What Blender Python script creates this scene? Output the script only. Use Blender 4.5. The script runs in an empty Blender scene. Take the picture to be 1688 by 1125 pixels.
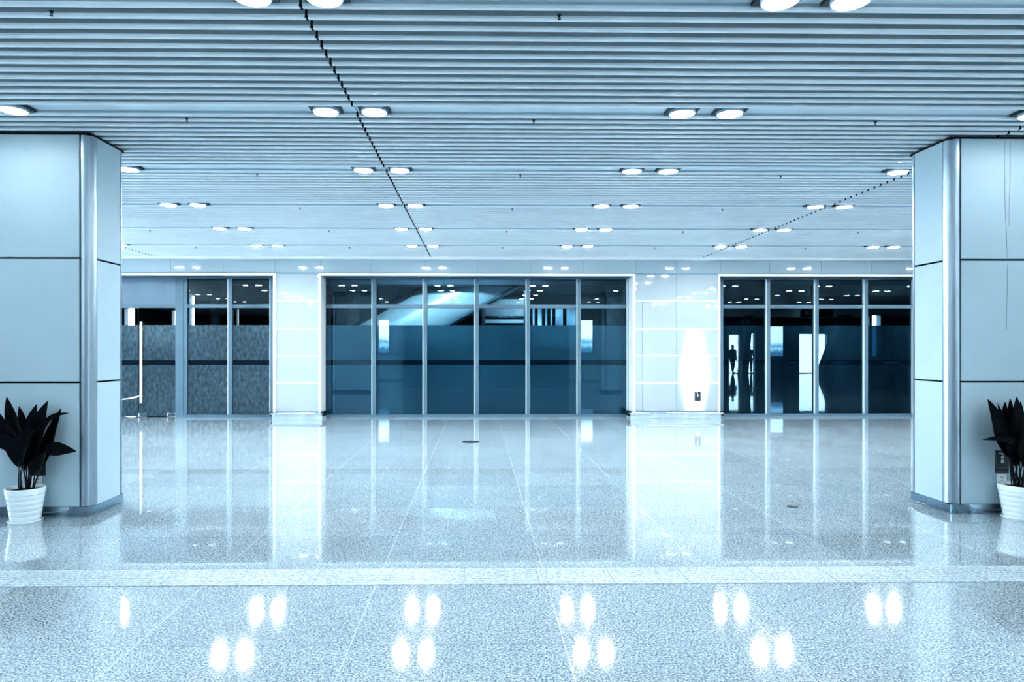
import bpy, bmesh, math, random
from mathutils import Vector, Matrix
random.seed(7)
scene = bpy.context.scene
COL = scene.collection
PI = math.pi

# ------------------------------------------------------------------ camera
F, CX, HY, EYE = 1100.0, 803.5, 575.0, 1.5
YAW = math.radians(0.808)
CS, SN = math.cos(YAW), math.sin(YAW)
cd = bpy.data.cameras.new('camera')
cam = bpy.data.objects.new('camera', cd); COL.objects.link(cam)
cam.location = (0, 0, EYE); cam.rotation_euler = (PI/2, 0, -YAW)
cd.sensor_width = 36; cd.lens = 36*F/1688
cd.shift_x = (844-CX)/1688; cd.shift_y = (HY-562.5)/1688
cd.clip_start = 0.05; cd.clip_end = 200
scene.camera = cam

def wx(px, Y):
    t = (px-CX)/F
    return Y*(t*CS+SN)/(CS-t*SN)
def wz(py, X, Y):
    return EYE+(HY-py)*(X*SN+Y*CS)/F
def project(X, Y, Z):
    d = X*SN+Y*CS
    return CX+F*(X*CS-Y*SN)/d, HY-F*(Z-EYE)/d

# ------------------------------------------------------------------ materials
def new_mat(name):
    m = bpy.data.materials.new(name); m.use_nodes = True
    nt = m.node_tree; nt.nodes.clear()
    out = nt.nodes.new('ShaderNodeOutputMaterial')
    return m, nt, out
def N(nt, kind, **kw):
    n = nt.nodes.new(kind)
    for k, v in kw.items(): setattr(n, k, v)
    return n
def rgba(c): return (c[0], c[1], c[2], 1)
def principled(name, col, rough=.5, metal=0, spec=.5, vary=.06, scale=3.0, coat=0, stretch=None, bump=0):
    """plain surface with a soft procedural variation of tone"""
    m, nt, out = new_mat(name)
    b = N(nt, 'ShaderNodeBsdfPrincipled')
    tc = N(nt, 'ShaderNodeTexCoord'); nz = N(nt, 'ShaderNodeTexNoise')
    nz.inputs['Scale'].default_value = scale; nz.inputs['Detail'].default_value = 4
    mp = N(nt, 'ShaderNodeMapping')
    if stretch: mp.inputs['Scale'].default_value = stretch
    nt.links.new(tc.outputs['Object'], mp.inputs['Vector']); nt.links.new(mp.outputs['Vector'], nz.inputs['Vector'])
    r = N(nt, 'ShaderNodeValToRGB')
    r.color_ramp.elements[0].position = .3; r.color_ramp.elements[1].position = .7
    r.color_ramp.elements[0].color = rgba([c*(1-vary) for c in col]); r.color_ramp.elements[1].color = rgba([min(1, c*(1+vary)) for c in col])
    nt.links.new(nz.outputs['Fac'], r.inputs['Fac']); nt.links.new(r.outputs['Color'], b.inputs['Base Color'])
    b.inputs['Roughness'].default_value = rough; b.inputs['Metallic'].default_value = metal
    b.inputs['Specular IOR Level'].default_value = spec
    if coat:
        b.inputs['Coat Weight'].default_value = coat; b.inputs['Coat Roughness'].default_value = .02
    if bump:
        bp = N(nt, 'ShaderNodeBump'); bp.inputs['Strength'].default_value = bump; bp.inputs['Distance'].default_value = .01
        nt.links.new(nz.outputs['Fac'], bp.inputs['Height']); nt.links.new(bp.outputs['Normal'], b.inputs['Normal'])
    nt.links.new(b.outputs['BSDF'], out.inputs['Surface'])
    return m
def emission(name, col, strength):
    m, nt, out = new_mat(name)
    e = N(nt, 'ShaderNodeEmission'); e.inputs['Color'].default_value = rgba(col); e.inputs['Strength'].default_value = strength
    nt.links.new(e.outputs['Emission'], out.inputs['Surface'])
    return m

def floor_material():
    m, nt, out = new_mat('polished_granite')
    b = N(nt, 'ShaderNodeBsdfPrincipled')
    geo = N(nt, 'ShaderNodeNewGeometry')
    pos = geo.outputs['Position']
    n1 = N(nt, 'ShaderNodeTexNoise'); n1.inputs['Scale'].default_value = 95; n1.inputs['Detail'].default_value = 3; n1.inputs['Roughness'].default_value = .7
    n2 = N(nt, 'ShaderNodeTexNoise'); n2.inputs['Scale'].default_value = 1.3; n2.inputs['Detail'].default_value = 5
    vo = N(nt, 'ShaderNodeTexVoronoi'); vo.inputs['Scale'].default_value = 120
    for n in (n1, n2, vo): nt.links.new(pos, n.inputs['Vector'])
    r = N(nt, 'ShaderNodeValToRGB')
    e = r.color_ramp.elements
    e[0].position = .36; e[0].color = rgba((.06, .098, .135)); e[1].position = .61; e[1].color = rgba((.62, .725, .785))
    x = e.new(.47); x.color = rgba((.35, .44, .50))
    nt.links.new(n1.outputs['Fac'], r.inputs['Fac'])
    # cells of crystals
    mix0 = N(nt, 'ShaderNodeMix', data_type='RGBA', blend_type='OVERLAY'); mix0.inputs['Factor'].default_value = .35
    sep = N(nt, 'ShaderNodeSeparateColor'); nt.links.new(vo.outputs['Color'], sep.inputs['Color'])
    nt.links.new(r.outputs['Color'], mix0.inputs['A']); nt.links.new(sep.outputs['Red'], mix0.inputs['B'])
    # slab to slab change of tone
    sx = N(nt, 'ShaderNodeSeparateXYZ'); nt.links.new(pos, sx.inputs['Vector'])
    def math_node(op, a, bb=None):
        n = N(nt, 'ShaderNodeMath', operation=op)
        for i, v in enumerate((a, bb)):
            if v is None: continue
            if isinstance(v, (int, float)): n.inputs[i].default_value = v
            else: nt.links.new(v, n.inputs[i])
        return n.outputs[0]
    TX, TY = 1.085, .98
    u = math_node('DIVIDE', math_node('ADD', sx.outputs['X'], .646+TX*40), TX)
    v = math_node('DIVIDE', math_node('ADD', sx.outputs['Y'], -5.34+TY*40), TY)
    cx = N(nt, 'ShaderNodeCombineXYZ'); nt.links.new(math_node('FLOOR', u), cx.inputs['X']); nt.links.new(math_node('FLOOR', v), cx.inputs['Y'])
    wn = N(nt, 'ShaderNodeTexWhiteNoise', noise_dimensions='2D'); nt.links.new(cx.outputs[0], wn.inputs['Vector'])
    tone = math_node('ADD', math_node('MULTIPLY', wn.outputs['Value'], .10), math_node('MULTIPLY', n2.outputs['Fac'], .25))
    tone = math_node('ADD', tone, .80)
    sc = N(nt, 'ShaderNodeVectorMath', operation='SCALE')
    nt.links.new(mix0.outputs['Result'], sc.inputs[0]); nt.links.new(tone, sc.inputs['Scale'])
    # thin joints
    fu = math_node('FRACT', u); fv = math_node('FRACT', v)
    du = math_node('MINIMUM', fu, math_node('SUBTRACT', 1.0, fu)); dv = math_node('MINIMUM', fv, math_node('SUBTRACT', 1.0, fv))
    ju = math_node('LESS_THAN', du, .0024); jv = math_node('LESS_THAN', dv, .0035)
    mj = N(nt, 'ShaderNodeMix', data_type='RGBA'); nt.links.new(ju, mj.inputs['Factor'])
    nt.links.new(sc.outputs[0], mj.inputs['A']); mj.inputs['B'].default_value = (.60, .68, .72, 1)
    mk = N(nt, 'ShaderNodeMix', data_type='RGBA'); nt.links.new(math_node('MULTIPLY', jv, .55), mk.inputs['Factor'])
    nt.links.new(mj.outputs['Result'], mk.inputs['A']); mk.inputs['B'].default_value = (.20, .30, .38, 1)
    nt.links.new(mk.outputs['Result'], b.inputs['Base Color'])
    rr = math_node('ADD', math_node('MULTIPLY', n2.outputs['Fac'], .010), .001)
    rj = math_node('ADD', rr, math_node('MULTIPLY', ju, .2))
    nt.links.new(rj, b.inputs['Roughness'])
    b.inputs['Specular IOR Level'].default_value = .7
    b.inputs['Coat Weight'].default_value = .55; b.inputs['Coat Roughness'].default_value = .07; b.inputs['Coat IOR'].default_value = 1.5
    bp = N(nt, 'ShaderNodeBump'); bp.inputs['Strength'].default_value = .006; bp.inputs['Distance'].default_value = .004
    nt.links.new(b.outputs['BSDF'], out.inputs['Surface'])
    return m

def rough_strip_material():
    m, nt, out = new_mat('flamed_granite')
    b = N(nt, 'ShaderNodeBsdfPrincipled')
    geo = N(nt, 'ShaderNodeNewGeometry')
    n1 = N(nt, 'ShaderNodeTexNoise'); n1.inputs['Scale'].default_value = 80; n1.inputs['Detail'].default_value = 4; n1.inputs['Roughness'].default_value = .75
    mp = N(nt, 'ShaderNodeMapping'); mp.inputs['Scale'].default_value = (.6, 1.6, 1)
    nt.links.new(geo.outputs['Position'], mp.inputs['Vector']); nt.links.new(mp.outputs[0], n1.inputs['Vector'])
    r = N(nt, 'ShaderNodeValToRGB'); e = r.color_ramp.elements
    e[0].position = .38; e[0].color = rgba((.16, .23, .29)); e[1].position = .58; e[1].color = rgba((.60, .71, .77))
    nt.links.new(n1.outputs['Fac'], r.inputs['Fac']); nt.links.new(r.outputs['Color'], b.inputs['Base Color'])
    b.inputs['Roughness'].default_value = .45
    bp = N(nt, 'ShaderNodeBump'); bp.inputs['Strength'].default_value = .3; bp.inputs['Distance'].default_value = .003
    nt.links.new(n1.outputs['Fac'], bp.inputs['Height']); nt.links.new(bp.outputs['Normal'], b.inputs['Normal'])
    nt.links.new(b.outputs['BSDF'], out.inputs['Surface'])
    return m

def glass_material(name, tint=(.66, .82, .89), base=.015, refl=(.80, .93, 1.0)):
    m, nt, out = new_mat(name)
    tr = N(nt, 'ShaderNodeBsdfTransparent'); tr.inputs['Color'].default_value = rgba(tint)
    gl = N(nt, 'ShaderNodeBsdfGlossy'); gl.inputs['Roughness'].default_value = .004; gl.inputs['Color'].default_value = rgba(refl)
    lw = N(nt, 'ShaderNodeFresnel'); lw.inputs['IOR'].default_value = 1.5
    ad = N(nt, 'ShaderNodeMath', operation='MULTIPLY_ADD'); ad.inputs[1].default_value = 1.0; ad.inputs[2].default_value = base
    ad.use_clamp = True
    nt.links.new(lw.outputs['Fac'], ad.inputs[0])
    nz = N(nt, 'ShaderNodeTexNoise'); nz.inputs['Scale'].default_value = 1.2
    tc = N(nt, 'ShaderNodeTexCoord'); nt.links.new(tc.outputs['Object'], nz.inputs['Vector'])
    bp = N(nt, 'ShaderNodeBump'); bp.inputs['Strength'].default_value = .0008; bp.inputs['Distance'].default_value = .02
    nt.links.new(nz.outputs['Fac'], bp.inputs['Height']); nt.links.new(bp.outputs['Normal'], gl.inputs['Normal'])
    mx = N(nt, 'ShaderNodeMixShader')
    nt.links.new(ad.outputs[0], mx.inputs[0]); nt.links.new(tr.outputs[0], mx.inputs[1]); nt.links.new(gl.outputs[0], mx.inputs[2])
    nt.links.new(mx.outputs[0], out.inputs['Surface'])
    return m

def film_material(name, lo, hi, through=.18, scale=.8, detail=6, stretch=(1, 1, .4), tint=(.25, .5, .65)):
    """frosted privacy film: mostly scatters, lets a little of what is behind through"""
    m, nt, out = new_mat(name)
    df = N(nt, 'ShaderNodeBsdfDiffuse'); tr = N(nt, 'ShaderNodeBsdfTransparent'); tr.inputs['Color'].default_value = rgba(tint)
    tl = N(nt, 'ShaderNodeBsdfTranslucent')
    geo = N(nt, 'ShaderNodeNewGeometry'); mp = N(nt, 'ShaderNodeMapping'); mp.inputs['Scale'].default_value = stretch
    nz = N(nt, 'ShaderNodeTexNoise'); nz.inputs['Scale'].default_value = scale; nz.inputs['Detail'].default_value = detail
    nt.links.new(geo.outputs['Position'], mp.inputs['Vector']); nt.links.new(mp.outputs[0], nz.inputs['Vector'])
    r = N(nt, 'ShaderNodeValToRGB'); e = r.color_ramp.elements
    e[0].position = .36; e[0].color = rgba(lo); e[1].position = .66; e[1].color = rgba(hi)
    nt.links.new(nz.outputs['Fac'], r.inputs['Fac'])
    nt.links.new(r.outputs['Color'], df.inputs['Color']); nt.links.new(r.outputs['Color'], tl.inputs['Color'])
    m1 = N(nt, 'ShaderNodeMixShader'); m1.inputs[0].default_value = .35
    nt.links.new(df.outputs[0], m1.inputs[1]); nt.links.new(tl.outputs[0], m1.inputs[2])
    m2 = N(nt, 'ShaderNodeMixShader'); m2.inputs[0].default_value = through
    nt.links.new(m1.outputs[0], m2.inputs[1]); nt.links.new(tr.outputs[0], m2.inputs[2])
    nt.links.new(m2.outputs[0], out.inputs['Surface'])
    return m

M = {}
M['floor'] = floor_material()
M['strip'] = rough_strip_material()
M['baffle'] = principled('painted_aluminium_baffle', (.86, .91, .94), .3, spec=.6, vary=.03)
M['baffleshade'] = principled('baffle_side_shade', (.50, .575, .62), .45, spec=.4, vary=.03)  # side faces coloured darker than the bottoms to deepen their shade
M['plate'] = principled('painted_ceiling_plate', (.66, .76, .82), .35, vary=.03)
M['void'] = principled('ceiling_void', (.02, .035, .05), .8)
M['black'] = principled('black_joint', (.004, .007, .012), .7)
M['panel'] = principled('column_cladding', (.46, .585, .65), .5, spec=.3, vary=.05, scale=1.1)
M['steel'] = principled('brushed_steel', (.40, .49, .56), .36, metal=.8, vary=.12, scale=30, stretch=(1, 1, .02))
M['plinth'] = principled('polished_plinth_steel', (.50, .60, .67), .09, metal=1, vary=.10, scale=4)
M['chrome'] = principled('chrome', (.80, .86, .90), .12, metal=1, vary=.03)
M['wallpanel'] = principled('white_glass_wall_panel', (.37, .43, .465), .04, spec=.5, vary=.02, scale=.7, coat=.4)
M['fascia'] = principled('fascia_panel_glass', (.36, .44, .49), .05, spec=.5, vary=.02, scale=.7, coat=.3)
M['wallback'] = principled('panel_joint_grey', (.22, .33, .40), .6)
M['whitestrip'] = principled('white_enamel_strip', (.90, .96, .99), .25, vary=.02)
M['stone'] = principled('stone_plinth', (.60, .72, .79), .10, vary=.10, scale=6)
M['frame'] = principled('grey_blue_window_frame', (.10, .165, .215), .35, vary=.05)
M['framehi'] = principled('pale_mullion_edge', (.62, .76, .84), .3, vary=.03)
M['lintel'] = principled('door_lintel_grey', (.135, .20, .265), .45, vary=.08)
M['glass'] = glass_material('window_glass')
M['glass_clear'] = glass_material('clear_window_glass', tint=(.92, .96, .98))
M['film'] = film_material('blue_frosted_film', (.40, .55, .61), (.50, .68, .74))
M['film_dark'] = film_material('dark_frosted_film', (.10, .155, .185), (.30, .37, .41))
M['film_grey'] = film_material('grey_film_tree_reflections', (.34, .43, .49), (.60, .76, .85), scale=13, detail=9, stretch=(1.3, 1, .7), through=.06)  # mottling stands in for tree reflections, painted into the film colour
M['dimsheet'] = film_material('sky_dimming_sheet', (.30, .40, .45), (.75, .85, .9), through=.02, scale=1.5)
M['stripe'] = principled('navy_safety_stripe', (.012, .038, .070), .5, vary=.05)
M['lettering'] = principled('faint_lettering', (.10, .16, .21), .5)
M['leaf'] = principled('dark_leaf', (.0025, .0055, .009), .5, spec=.18, vary=.3, scale=14)
M['stem'] = principled('dark_stem', (.006, .012, .018), .5)
M['pot'] = principled('white_ceramic', (.82, .91, .95), .22, vary=.03)
M['soil'] = principled('soil', (.012, .016, .02), .95, vary=.4, scale=60, bump=.6)
M['white'] = principled('white_plastic', (.84, .93, .97), .3, vary=.02)
M['signgrey'] = principled('sign_grey', (.055, .075, .095), .35)
M['signdark'] = principled('sign_dark', (.012, .024, .036), .35)
M['ink'] = principled('sign_ink', (.008, .012, .018), .5)
M['concrete'] = principled('raw_concrete', (.10, .165, .21), .8, vary=.35, scale=2.5, bump=.2)
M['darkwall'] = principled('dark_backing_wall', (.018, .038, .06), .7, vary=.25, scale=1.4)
M['hallwall'] = principled('dark_hall_wall', (.035, .075, .11), .5, vary=.2, scale=.6)
M['trussmetal'] = principled('escalator_cladding', (.62, .74, .78), .32, metal=.25, vary=.22, scale=.9, stretch=(1, 1, 2))
M['rubber'] = principled('black_rubber', (.006, .010, .016), .5)
M['lens'] = emission('downlight_lens', (.95, .985, 1.0), 62)
M['lens_near'] = emission('downlight_lens_near', (.95, .985, 1.0), 40)
M['lens_soft'] = emission('downlight_lens_soft', (.95, .985, 1.0), 26)
M['lens_mid'] = emission('downlight_lens_mid', (.95, .985, 1.0), 125)
M['lens_far'] = emission('downlight_lens_far', (.95, .985, 1.0), 220)
M['houseblack'] = principled('downlight_housing', (.03, .05, .07), .5)
M['trimring'] = principled('downlight_ring', (.45, .55, .62), .4)
M['brass'] = principled('sprinkler_metal', (.015, .022, .03), .4, metal=.5)
M['poster'] = None

# ------------------------------------------------------------------ geometry helpers
def bm_new(): return bmesh.new()
def add_box(bm, x0, x1, y0, y1, z0, z1, bevel=0):
    r = bmesh.ops.create_cube(bm, size=1)
    vs = r['verts']
    bmesh.ops.scale(bm, vec=(abs(x1-x0), abs(y1-y0), abs(z1-z0)), verts=vs)
    bmesh.ops.translate(bm, vec=((x0+x1)/2, (y0+y1)/2, (z0+z1)/2), verts=vs)
    if bevel:
        es = list({e for v in vs for e in v.link_edges})
        bmesh.ops.bevel(bm, geom=es, offset=bevel, segments=2, affect='EDGES', profile=.6)
def add_poly(bm, pts):
    return bm.faces.new([bm.verts.new(p) for p in pts])
def add_prism(bm, pts2, axis, a0, a1):
    """extrude polygon pts2 along an axis: 'y' -> pts are (x,z); 'z' -> (x,y); 'x' -> (y,z)"""
    def mk(p, a): return {'y': (p[0], a, p[1]), 'z': (p[0], p[1], a), 'x': (a, p[0], p[1])}[axis]
    A = [bm.verts.new(mk(p, a0)) for p in pts2]; B = [bm.verts.new(mk(p, a1)) for p in pts2]
    n = len(pts2)
    bm.faces.new(A); bm.faces.new(B[::-1])
    for i in range(n): bm.faces.new([A[i], B[i], B[(i+1) % n], A[(i+1) % n]])
def add_lathe(bm, prof, seg=32, c=(0, 0), cap=True):
    rings = []
    for r, z in prof:
        rings.append([bm.verts.new((c[0]+r*math.cos(2*PI*i/seg), c[1]+r*math.sin(2*PI*i/seg), z)) for i in range(seg)])
    for a, b in zip(rings, rings[1:]):
        for i in range(seg): bm.faces.new([a[i], a[(i+1) % seg], b[(i+1) % seg], b[i]])
    if cap:
        bm.faces.new(rings[0][::-1]); bm.faces.new(rings[-1])
def add_tube(bm, pts, rad, seg=8, cap=True):
    pts = [Vector(p) for p in pts]
    rads = rad if isinstance(rad, (list, tuple)) else [rad]*len(pts)
    rings = []; up = Vector((0, 0, 1))
    prev = None
    for i, p in enumerate(pts):
        t = (pts[min(i+1, len(pts)-1)]-pts[max(i-1, 0)]).normalized()
        if prev is None:
            ref = up if abs(t.dot(up)) < .9 else Vector((1, 0, 0))
            n = t.cross(ref).normalized()
        else:
            n = (prev - t*prev.dot(t)).normalized()
        prev = n; b = t.cross(n)
        rings.append([bm.verts.new(p+(n*math.cos(2*PI*k/seg)+b*math.sin(2*PI*k/seg))*rads[i]) for k in range(seg)])
    for a, b in zip(rings, rings[1:]):
        for k in range(seg): bm.faces.new([a[k], a[(k+1) % seg], b[(k+1) % seg], b[k]])
    if cap: bm.faces.new(rings[0][::-1]); bm.faces.new(rings[-1])
def obj(name, bm, mat, parent=None, smooth=False, loc=None):
    me = bpy.data.meshes.new(name)
    bmesh.ops.recalc_face_normals(bm, faces=bm.faces)
    bm.to_mesh(me); bm.free()
    me.materials.append(mat)
    if smooth:
        for p in me.polygons: p.use_smooth = True
        try: me.set_sharp_from_angle(angle=math.radians(40))
        except Exception: pass
    o = bpy.data.objects.new(name, me); COL.objects.link(o)
    if parent is not None: o.parent = parent
    if loc is not None: o.location = loc
    return o
def box_obj(name, mat, parent, *a, bevel=0):
    bm = bm_new(); add_box(bm, *a, bevel=bevel); return obj(name, bm, mat, parent)
def empty(name, loc=(0, 0, 0)):
    o = bpy.data.objects.new(name, None); o.empty_display_size = .1; COL.objects.link(o); o.location = loc; return o
def tag(o, label=None, cat=None, group=None, kind=None):
    if label: o['label'] = label
    if cat: o['category'] = cat
    if group: o['group'] = group
    if kind: o['kind'] = kind
    return o
def structure(o, label=None):
    o['kind'] = 'structure'
    if label: o['label'] = label
    return o
def copy_tree(o, parent=None):
    c = o.copy(); COL.objects.link(c)
    if parent is not None:
        c.parent = parent; c.matrix_parent_inverse = o.matrix_parent_inverse
    for ch in list(o.children): copy_tree(ch, c)
    return c
def text_obj(name, body, size, mat, parent, loc, rot=(PI/2, 0, 0), align='CENTER', depth=.0006):
    cu = bpy.data.curves.new(name, 'FONT'); cu.body = body; cu.size = size; cu.align_x = align; cu.align_y = 'CENTER'; cu.extrude = depth
    t = bpy.data.objects.new(name, cu); COL.objects.link(t)
    bpy.context.view_layer.update()
    dg = bpy.context.evaluated_depsgraph_get()
    me = bpy.data.meshes.new_from_object(t.evaluated_get(dg))
    COL.objects.unlink(t); bpy.data.objects.remove(t)
    o = bpy.data.objects.new(name, me); COL.objects.link(o); me.materials.clear(); me.materials.append(mat)
    o.parent = parent; o.location = loc; o.rotation_euler = rot
    return o
ORD = ['', 'first', 'second', 'third', 'fourth', 'fifth', 'sixth', 'seventh', 'eighth', 'ninth', 'tenth', 'eleventh', 'twelfth', 'thirteenth', 'fourteenth']

# ------------------------------------------------------------------ dimensions
YW = 14.22            # face of the far wall
YG = 14.68            # plane of the window frames
ZC = 3.43             # underside of the baffles
XL, XR, YB, YF = -16.0, 26.0, -12.0, 27.0
ROWP = 1.777; ROW0 = 5.445
BP = ROWP/14
LX0, LXP = -1.04, 2.91

# ------------------------------------------------------------------ floor
bm = bm_new(); add_box(bm, XL, XR, YB, YF, -.2, 0)
structure(obj('floor', bm, M['floor']))
# rough granite strip across the hall (slabs with narrow dark gaps, fine grooves)
strip = empty('trim_1', (0, 4.39, 0)); structure(strip, 'pale rough granite strip set across the polished floor')
sj = wx(886, 4.39)
k0 = -24
for k in range(-24, 24):
    xa = sj+k*.482+.003; xb = sj+(k+1)*.482-.003
    bm = bm_new()
    n = 9
    for g in range(n):
        ya = -.155+g*.31/n+.002; yb = -.155+(g+1)*.31/n-.002
        add_box(bm, xa, xb, ya, yb, -.002, .003)
    obj('strip_slab', bm, M['strip'], strip)
bm = bm_new(); add_box(bm, sj-24*.482, sj+24*.482, -.157, .157, -.001, .0008)
obj('strip_bed', bm, M['wallback'], strip)

# ------------------------------------------------------------------ ceiling
ceiling = empty('ceiling', (0, 0, ZC)); structure(ceiling, 'pale slatted metal ceiling')
bm = bm_new(); add_box(bm, XL, XR, YB, YW+.02, .13, .25); obj('ceiling_void', bm, M['void'], ceiling)
JX = [-18.31, -12.54, -6.77, -1.0, 4.77, 10.54, 16.31]
for k in range(-9, 6):
    yr = ROW0+ROWP*k
    if yr < YB+1: continue
    for a, b in zip(JX, JX[1:]):
        bm = bm_new()
        for j in range(1, 14):
            y = yr+j*BP
            if y+.03 > YW-.05: continue
            # upside-down U channel: front face, bottom, back face
            y0, y1, x0, x1 = y-.023, y+.023, a+.007, b-.007
            add_prism(bm, [(y0, .12), (y0, .017), (y0+.003, .007), (y0+.010, .001), (y0+.016, 0), (y1-.016, 0), (y1-.010, .001), (y1-.003, .007), (y1, .017), (y1, .12)], 'x', x0, x1)
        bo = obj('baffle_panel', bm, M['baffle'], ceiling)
        bo.data.materials.append(M['baffleshade'])
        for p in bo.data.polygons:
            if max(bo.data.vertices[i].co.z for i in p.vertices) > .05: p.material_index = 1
        bm = bm_new()
        for j in range(1, 14):
            y = yr+j*BP
            if y+.03 > YW-.05: continue
            add_box(bm, a-.0095, a+.0095, y-.0215, y+.0215, .0015, .098)
        obj('joint_liner', bm, M['black'], ceiling)
        bm = bm_new(); add_box(bm, a+.004, b-.004, yr-.1042, yr+.1042, .035, .05)
        obj('light_panel', bm, M['plate'], ceiling)
# flat margin at the wall
bm = bm_new(); add_box(bm, XL, XR, YW-.16, YW-.02, -.045, .1)
obj('ceiling_margin', bm, M['whitestrip'], ceiling)
# plain areas far to both sides
for xa, xb in ((XL, JX[0]), (JX[-1], XR)):
    bm = bm_new(); add_box(bm, xa, xb, YB, YW-.2, .01, .06); obj('side_ceiling', bm, M['plate'], ceiling)

# ------------------------------------------------------------------ downlights
def make_downlight():
    r = empty('downlight')
    bm = bm_new(); add_box(bm, -.125, .125, -.092, .092, .012, .034); obj('housing', bm, M['houseblack'], r)
    bm = bm_new(); add_lathe(bm, [(.106, .012), (.107, -.004), (.100, -.011), (.096, -.009), (.096, .012)], 32, cap=False); obj('trim_ring', bm, M['trimring'], r, smooth=True)
    bm = bm_new(); add_lathe(bm, [(.0965, .004), (.095, -.003), (.080, -.011), (.045, -.017), (.012, -.019)], 32); obj('lens', bm, M['lens'], r, smooth=True)
    return r
proto = make_downlight(); first = True
lx_guess, rx_guess = -3.3, 4.1
lens_mesh = {}
for key in ('lens_soft', 'lens_near', 'lens_mid', 'lens_far'):
    src = [c for c in proto.children if c.name.startswith('lens')][0].data
    lens_mesh[key] = src.copy(); lens_mesh[key].materials.clear(); lens_mesh[key].materials.append(M[key])
def in_view(x, y, z, m=20):
    px, py = project(x, y, z)
    if not (-m < px < 1688+m and py > -m): return False
    if y > 6.2 and (px < 196 or px > 1506): return False
    return True
for k in range(-4, 6):
    yr = ROW0+ROWP*k
    row = []
    for i in range(-4, 6):
        for s in (-1, 1):
            row.append((LX0+LXP*i+s*.197, yr))
    vis = [p for p in row if k >= -1 and in_view(p[0], p[1], ZC)]
    for p in row:
        if -2.4 < yr < -1.1 and (-5.3 < p[0] < -3.2 or 3.9 < p[0] < 6.0): continue
        d = proto if first else copy_tree(proto); first = False
        d.location = (p[0], p[1], ZC)
        by_col = k == 0 and (p[0] < lx_guess or p[0] > rx_guess)
        if k >= 1 or k == -1 or by_col:
            for ch in d.children:
                if ch.name.startswith('lens'): ch.data = lens_mesh['lens_soft' if by_col else 'lens_near' if k < 0 else 'lens_mid' if k < 3 else 'lens_far']
        if p in vis:
            lab = 'lit round ceiling downlight, %s from the left in the %s row from the front' % (ORD[vis.index(p)+1], ORD[k+2])
            g = 'ceiling downlights, %s row from the front' % ORD[k+2]
        else:
            lab = 'lit round ceiling downlight out of view behind a column or the camera'; g = 'ceiling downlights out of view'
        tag(d, lab, 'downlight', g)

# ------------------------------------------------------------------ sprinklers
def make_sprinkler():
    r = empty('sprinkler')
    bm = bm_new(); add_lathe(bm, [(.022, .0), (.022, -.004), (.009, -.006), (.009, -.022), (.004, -.026)], 12); obj('sprinkler_body', bm, M['brass'], r)
    bm = bm_new(); add_tube(bm, [(-.010, 0, -.018), (-.013, 0, -.03), (0, 0, -.042), (.013, 0, -.03), (.010, 0, -.018)], .0025, 6); obj('yoke', bm, M['brass'], r)
    bm = bm_new(); add_lathe(bm, [(.016, -.044), (.016, -.041), (.003, -.040)], 12); obj('deflector', bm, M['brass'], r)
    return r
sp = make_sprinkler(); first = True
for k in range(-1, 6):
    y = ROW0+ROWP*k+2*BP-.04
    y = ROW0+ROWP*k+2*BP
    xs = [.47+LXP*i for i in range(-3, 4)]
    xs = [x for x in xs if in_view(x, y, ZC, -4)]
    for n, x in enumerate(xs):
        o = sp if first else copy_tree(sp); first = False
        o.location = (x, y-.07, ZC+.001); o.scale = (.6, .6, .6)
        tag(o, 'tiny dark sprinkler head behind the %s light row, %s from the left' % (ORD[k+2], ORD[n+1]), 'sprinkler', 'ceiling sprinklers')

# ------------------------------------------------------------------ clad columns
ZP = [.089, 1.197, 2.307, 3.408]
def make_column(x0, x1, y0, dep, r=.09):
    """clad rectangular column with quarter-round steel corners; all in world coordinates relative to its base"""
    cx, cy = (x0+x1)/2, y0+dep/2
    c = empty('column', (cx, cy, 0))
    hx, hy = (x1-x0)/2, dep/2
    bm = bm_new(); add_box(bm, -hx+.034, hx-.034, -hy+.034, hy-.034, .0, ZC-.004); obj('core', bm, M['black'], c)
    bm = bm_new(); add_box(bm, -hx+.01, hx-.01, -hy+.012, hy-.012, ZC-.023, ZC-.001); obj('top_reveal', bm, M['black'], c)
    bm = bm_new(); add_box(bm, -hx+.016, hx-.016, -hy+.008, hy-.008, .0, ZP[0]-.003, bevel=.006); obj('plinth', bm, M['plinth'], c)
    g = .008
    for za, zb in zip(ZP, ZP[1:]):
        a, b = za+(g if za > .1 else 0), zb-(g if zb < 3.4 else 0)
        for s in (-1, 1):
            bm = bm_new(); y = s*hy; add_box(bm, -hx+r+.016, hx-r-.016, y, y-s*.025, a, b, bevel=.002); obj('cladding_panel', bm, M['panel'], c)
            bm = bm_new(); x = s*hx; add_box(bm, x, x-s*.025, -hy+r+.005, hy-r-.005, a, b, bevel=.002); obj('cladding_panel', bm, M['panel'], c)
    for sx in (-1, 1):
        for sy in (-1, 1):
            ox, oy = sx*(hx-r), sy*(hy-r)
            pts = [(ox, oy)]
            for i in range(13):
                a = PI/2*i/12
                pts.append((ox+sx*r*math.cos(a), oy+sy*r*math.sin(a)))
            bm = bm_new(); add_prism(bm, pts, 'z', ZP[0], ZP[3]); obj('corner_trim', bm, M['steel'], c, smooth=True)
    return c
Y0 = 6.0
CD = .58
lx = wx(133.6, Y0)+.0896; rx = wx(1581.5, Y0)-.0896
left_col = make_column(lx-1.5, lx, Y0, CD)
tag(left_col, 'pale blue panel-clad column with steel corners, between potted plant and glass door', 'column', 'clad columns', 'thing')
right_col = make_column(rx, rx+1.5, Y0, CD)
tag(right_col, 'pale blue panel-clad column with water streaks, beside the right window', 'column', 'clad columns', 'thing')
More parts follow.
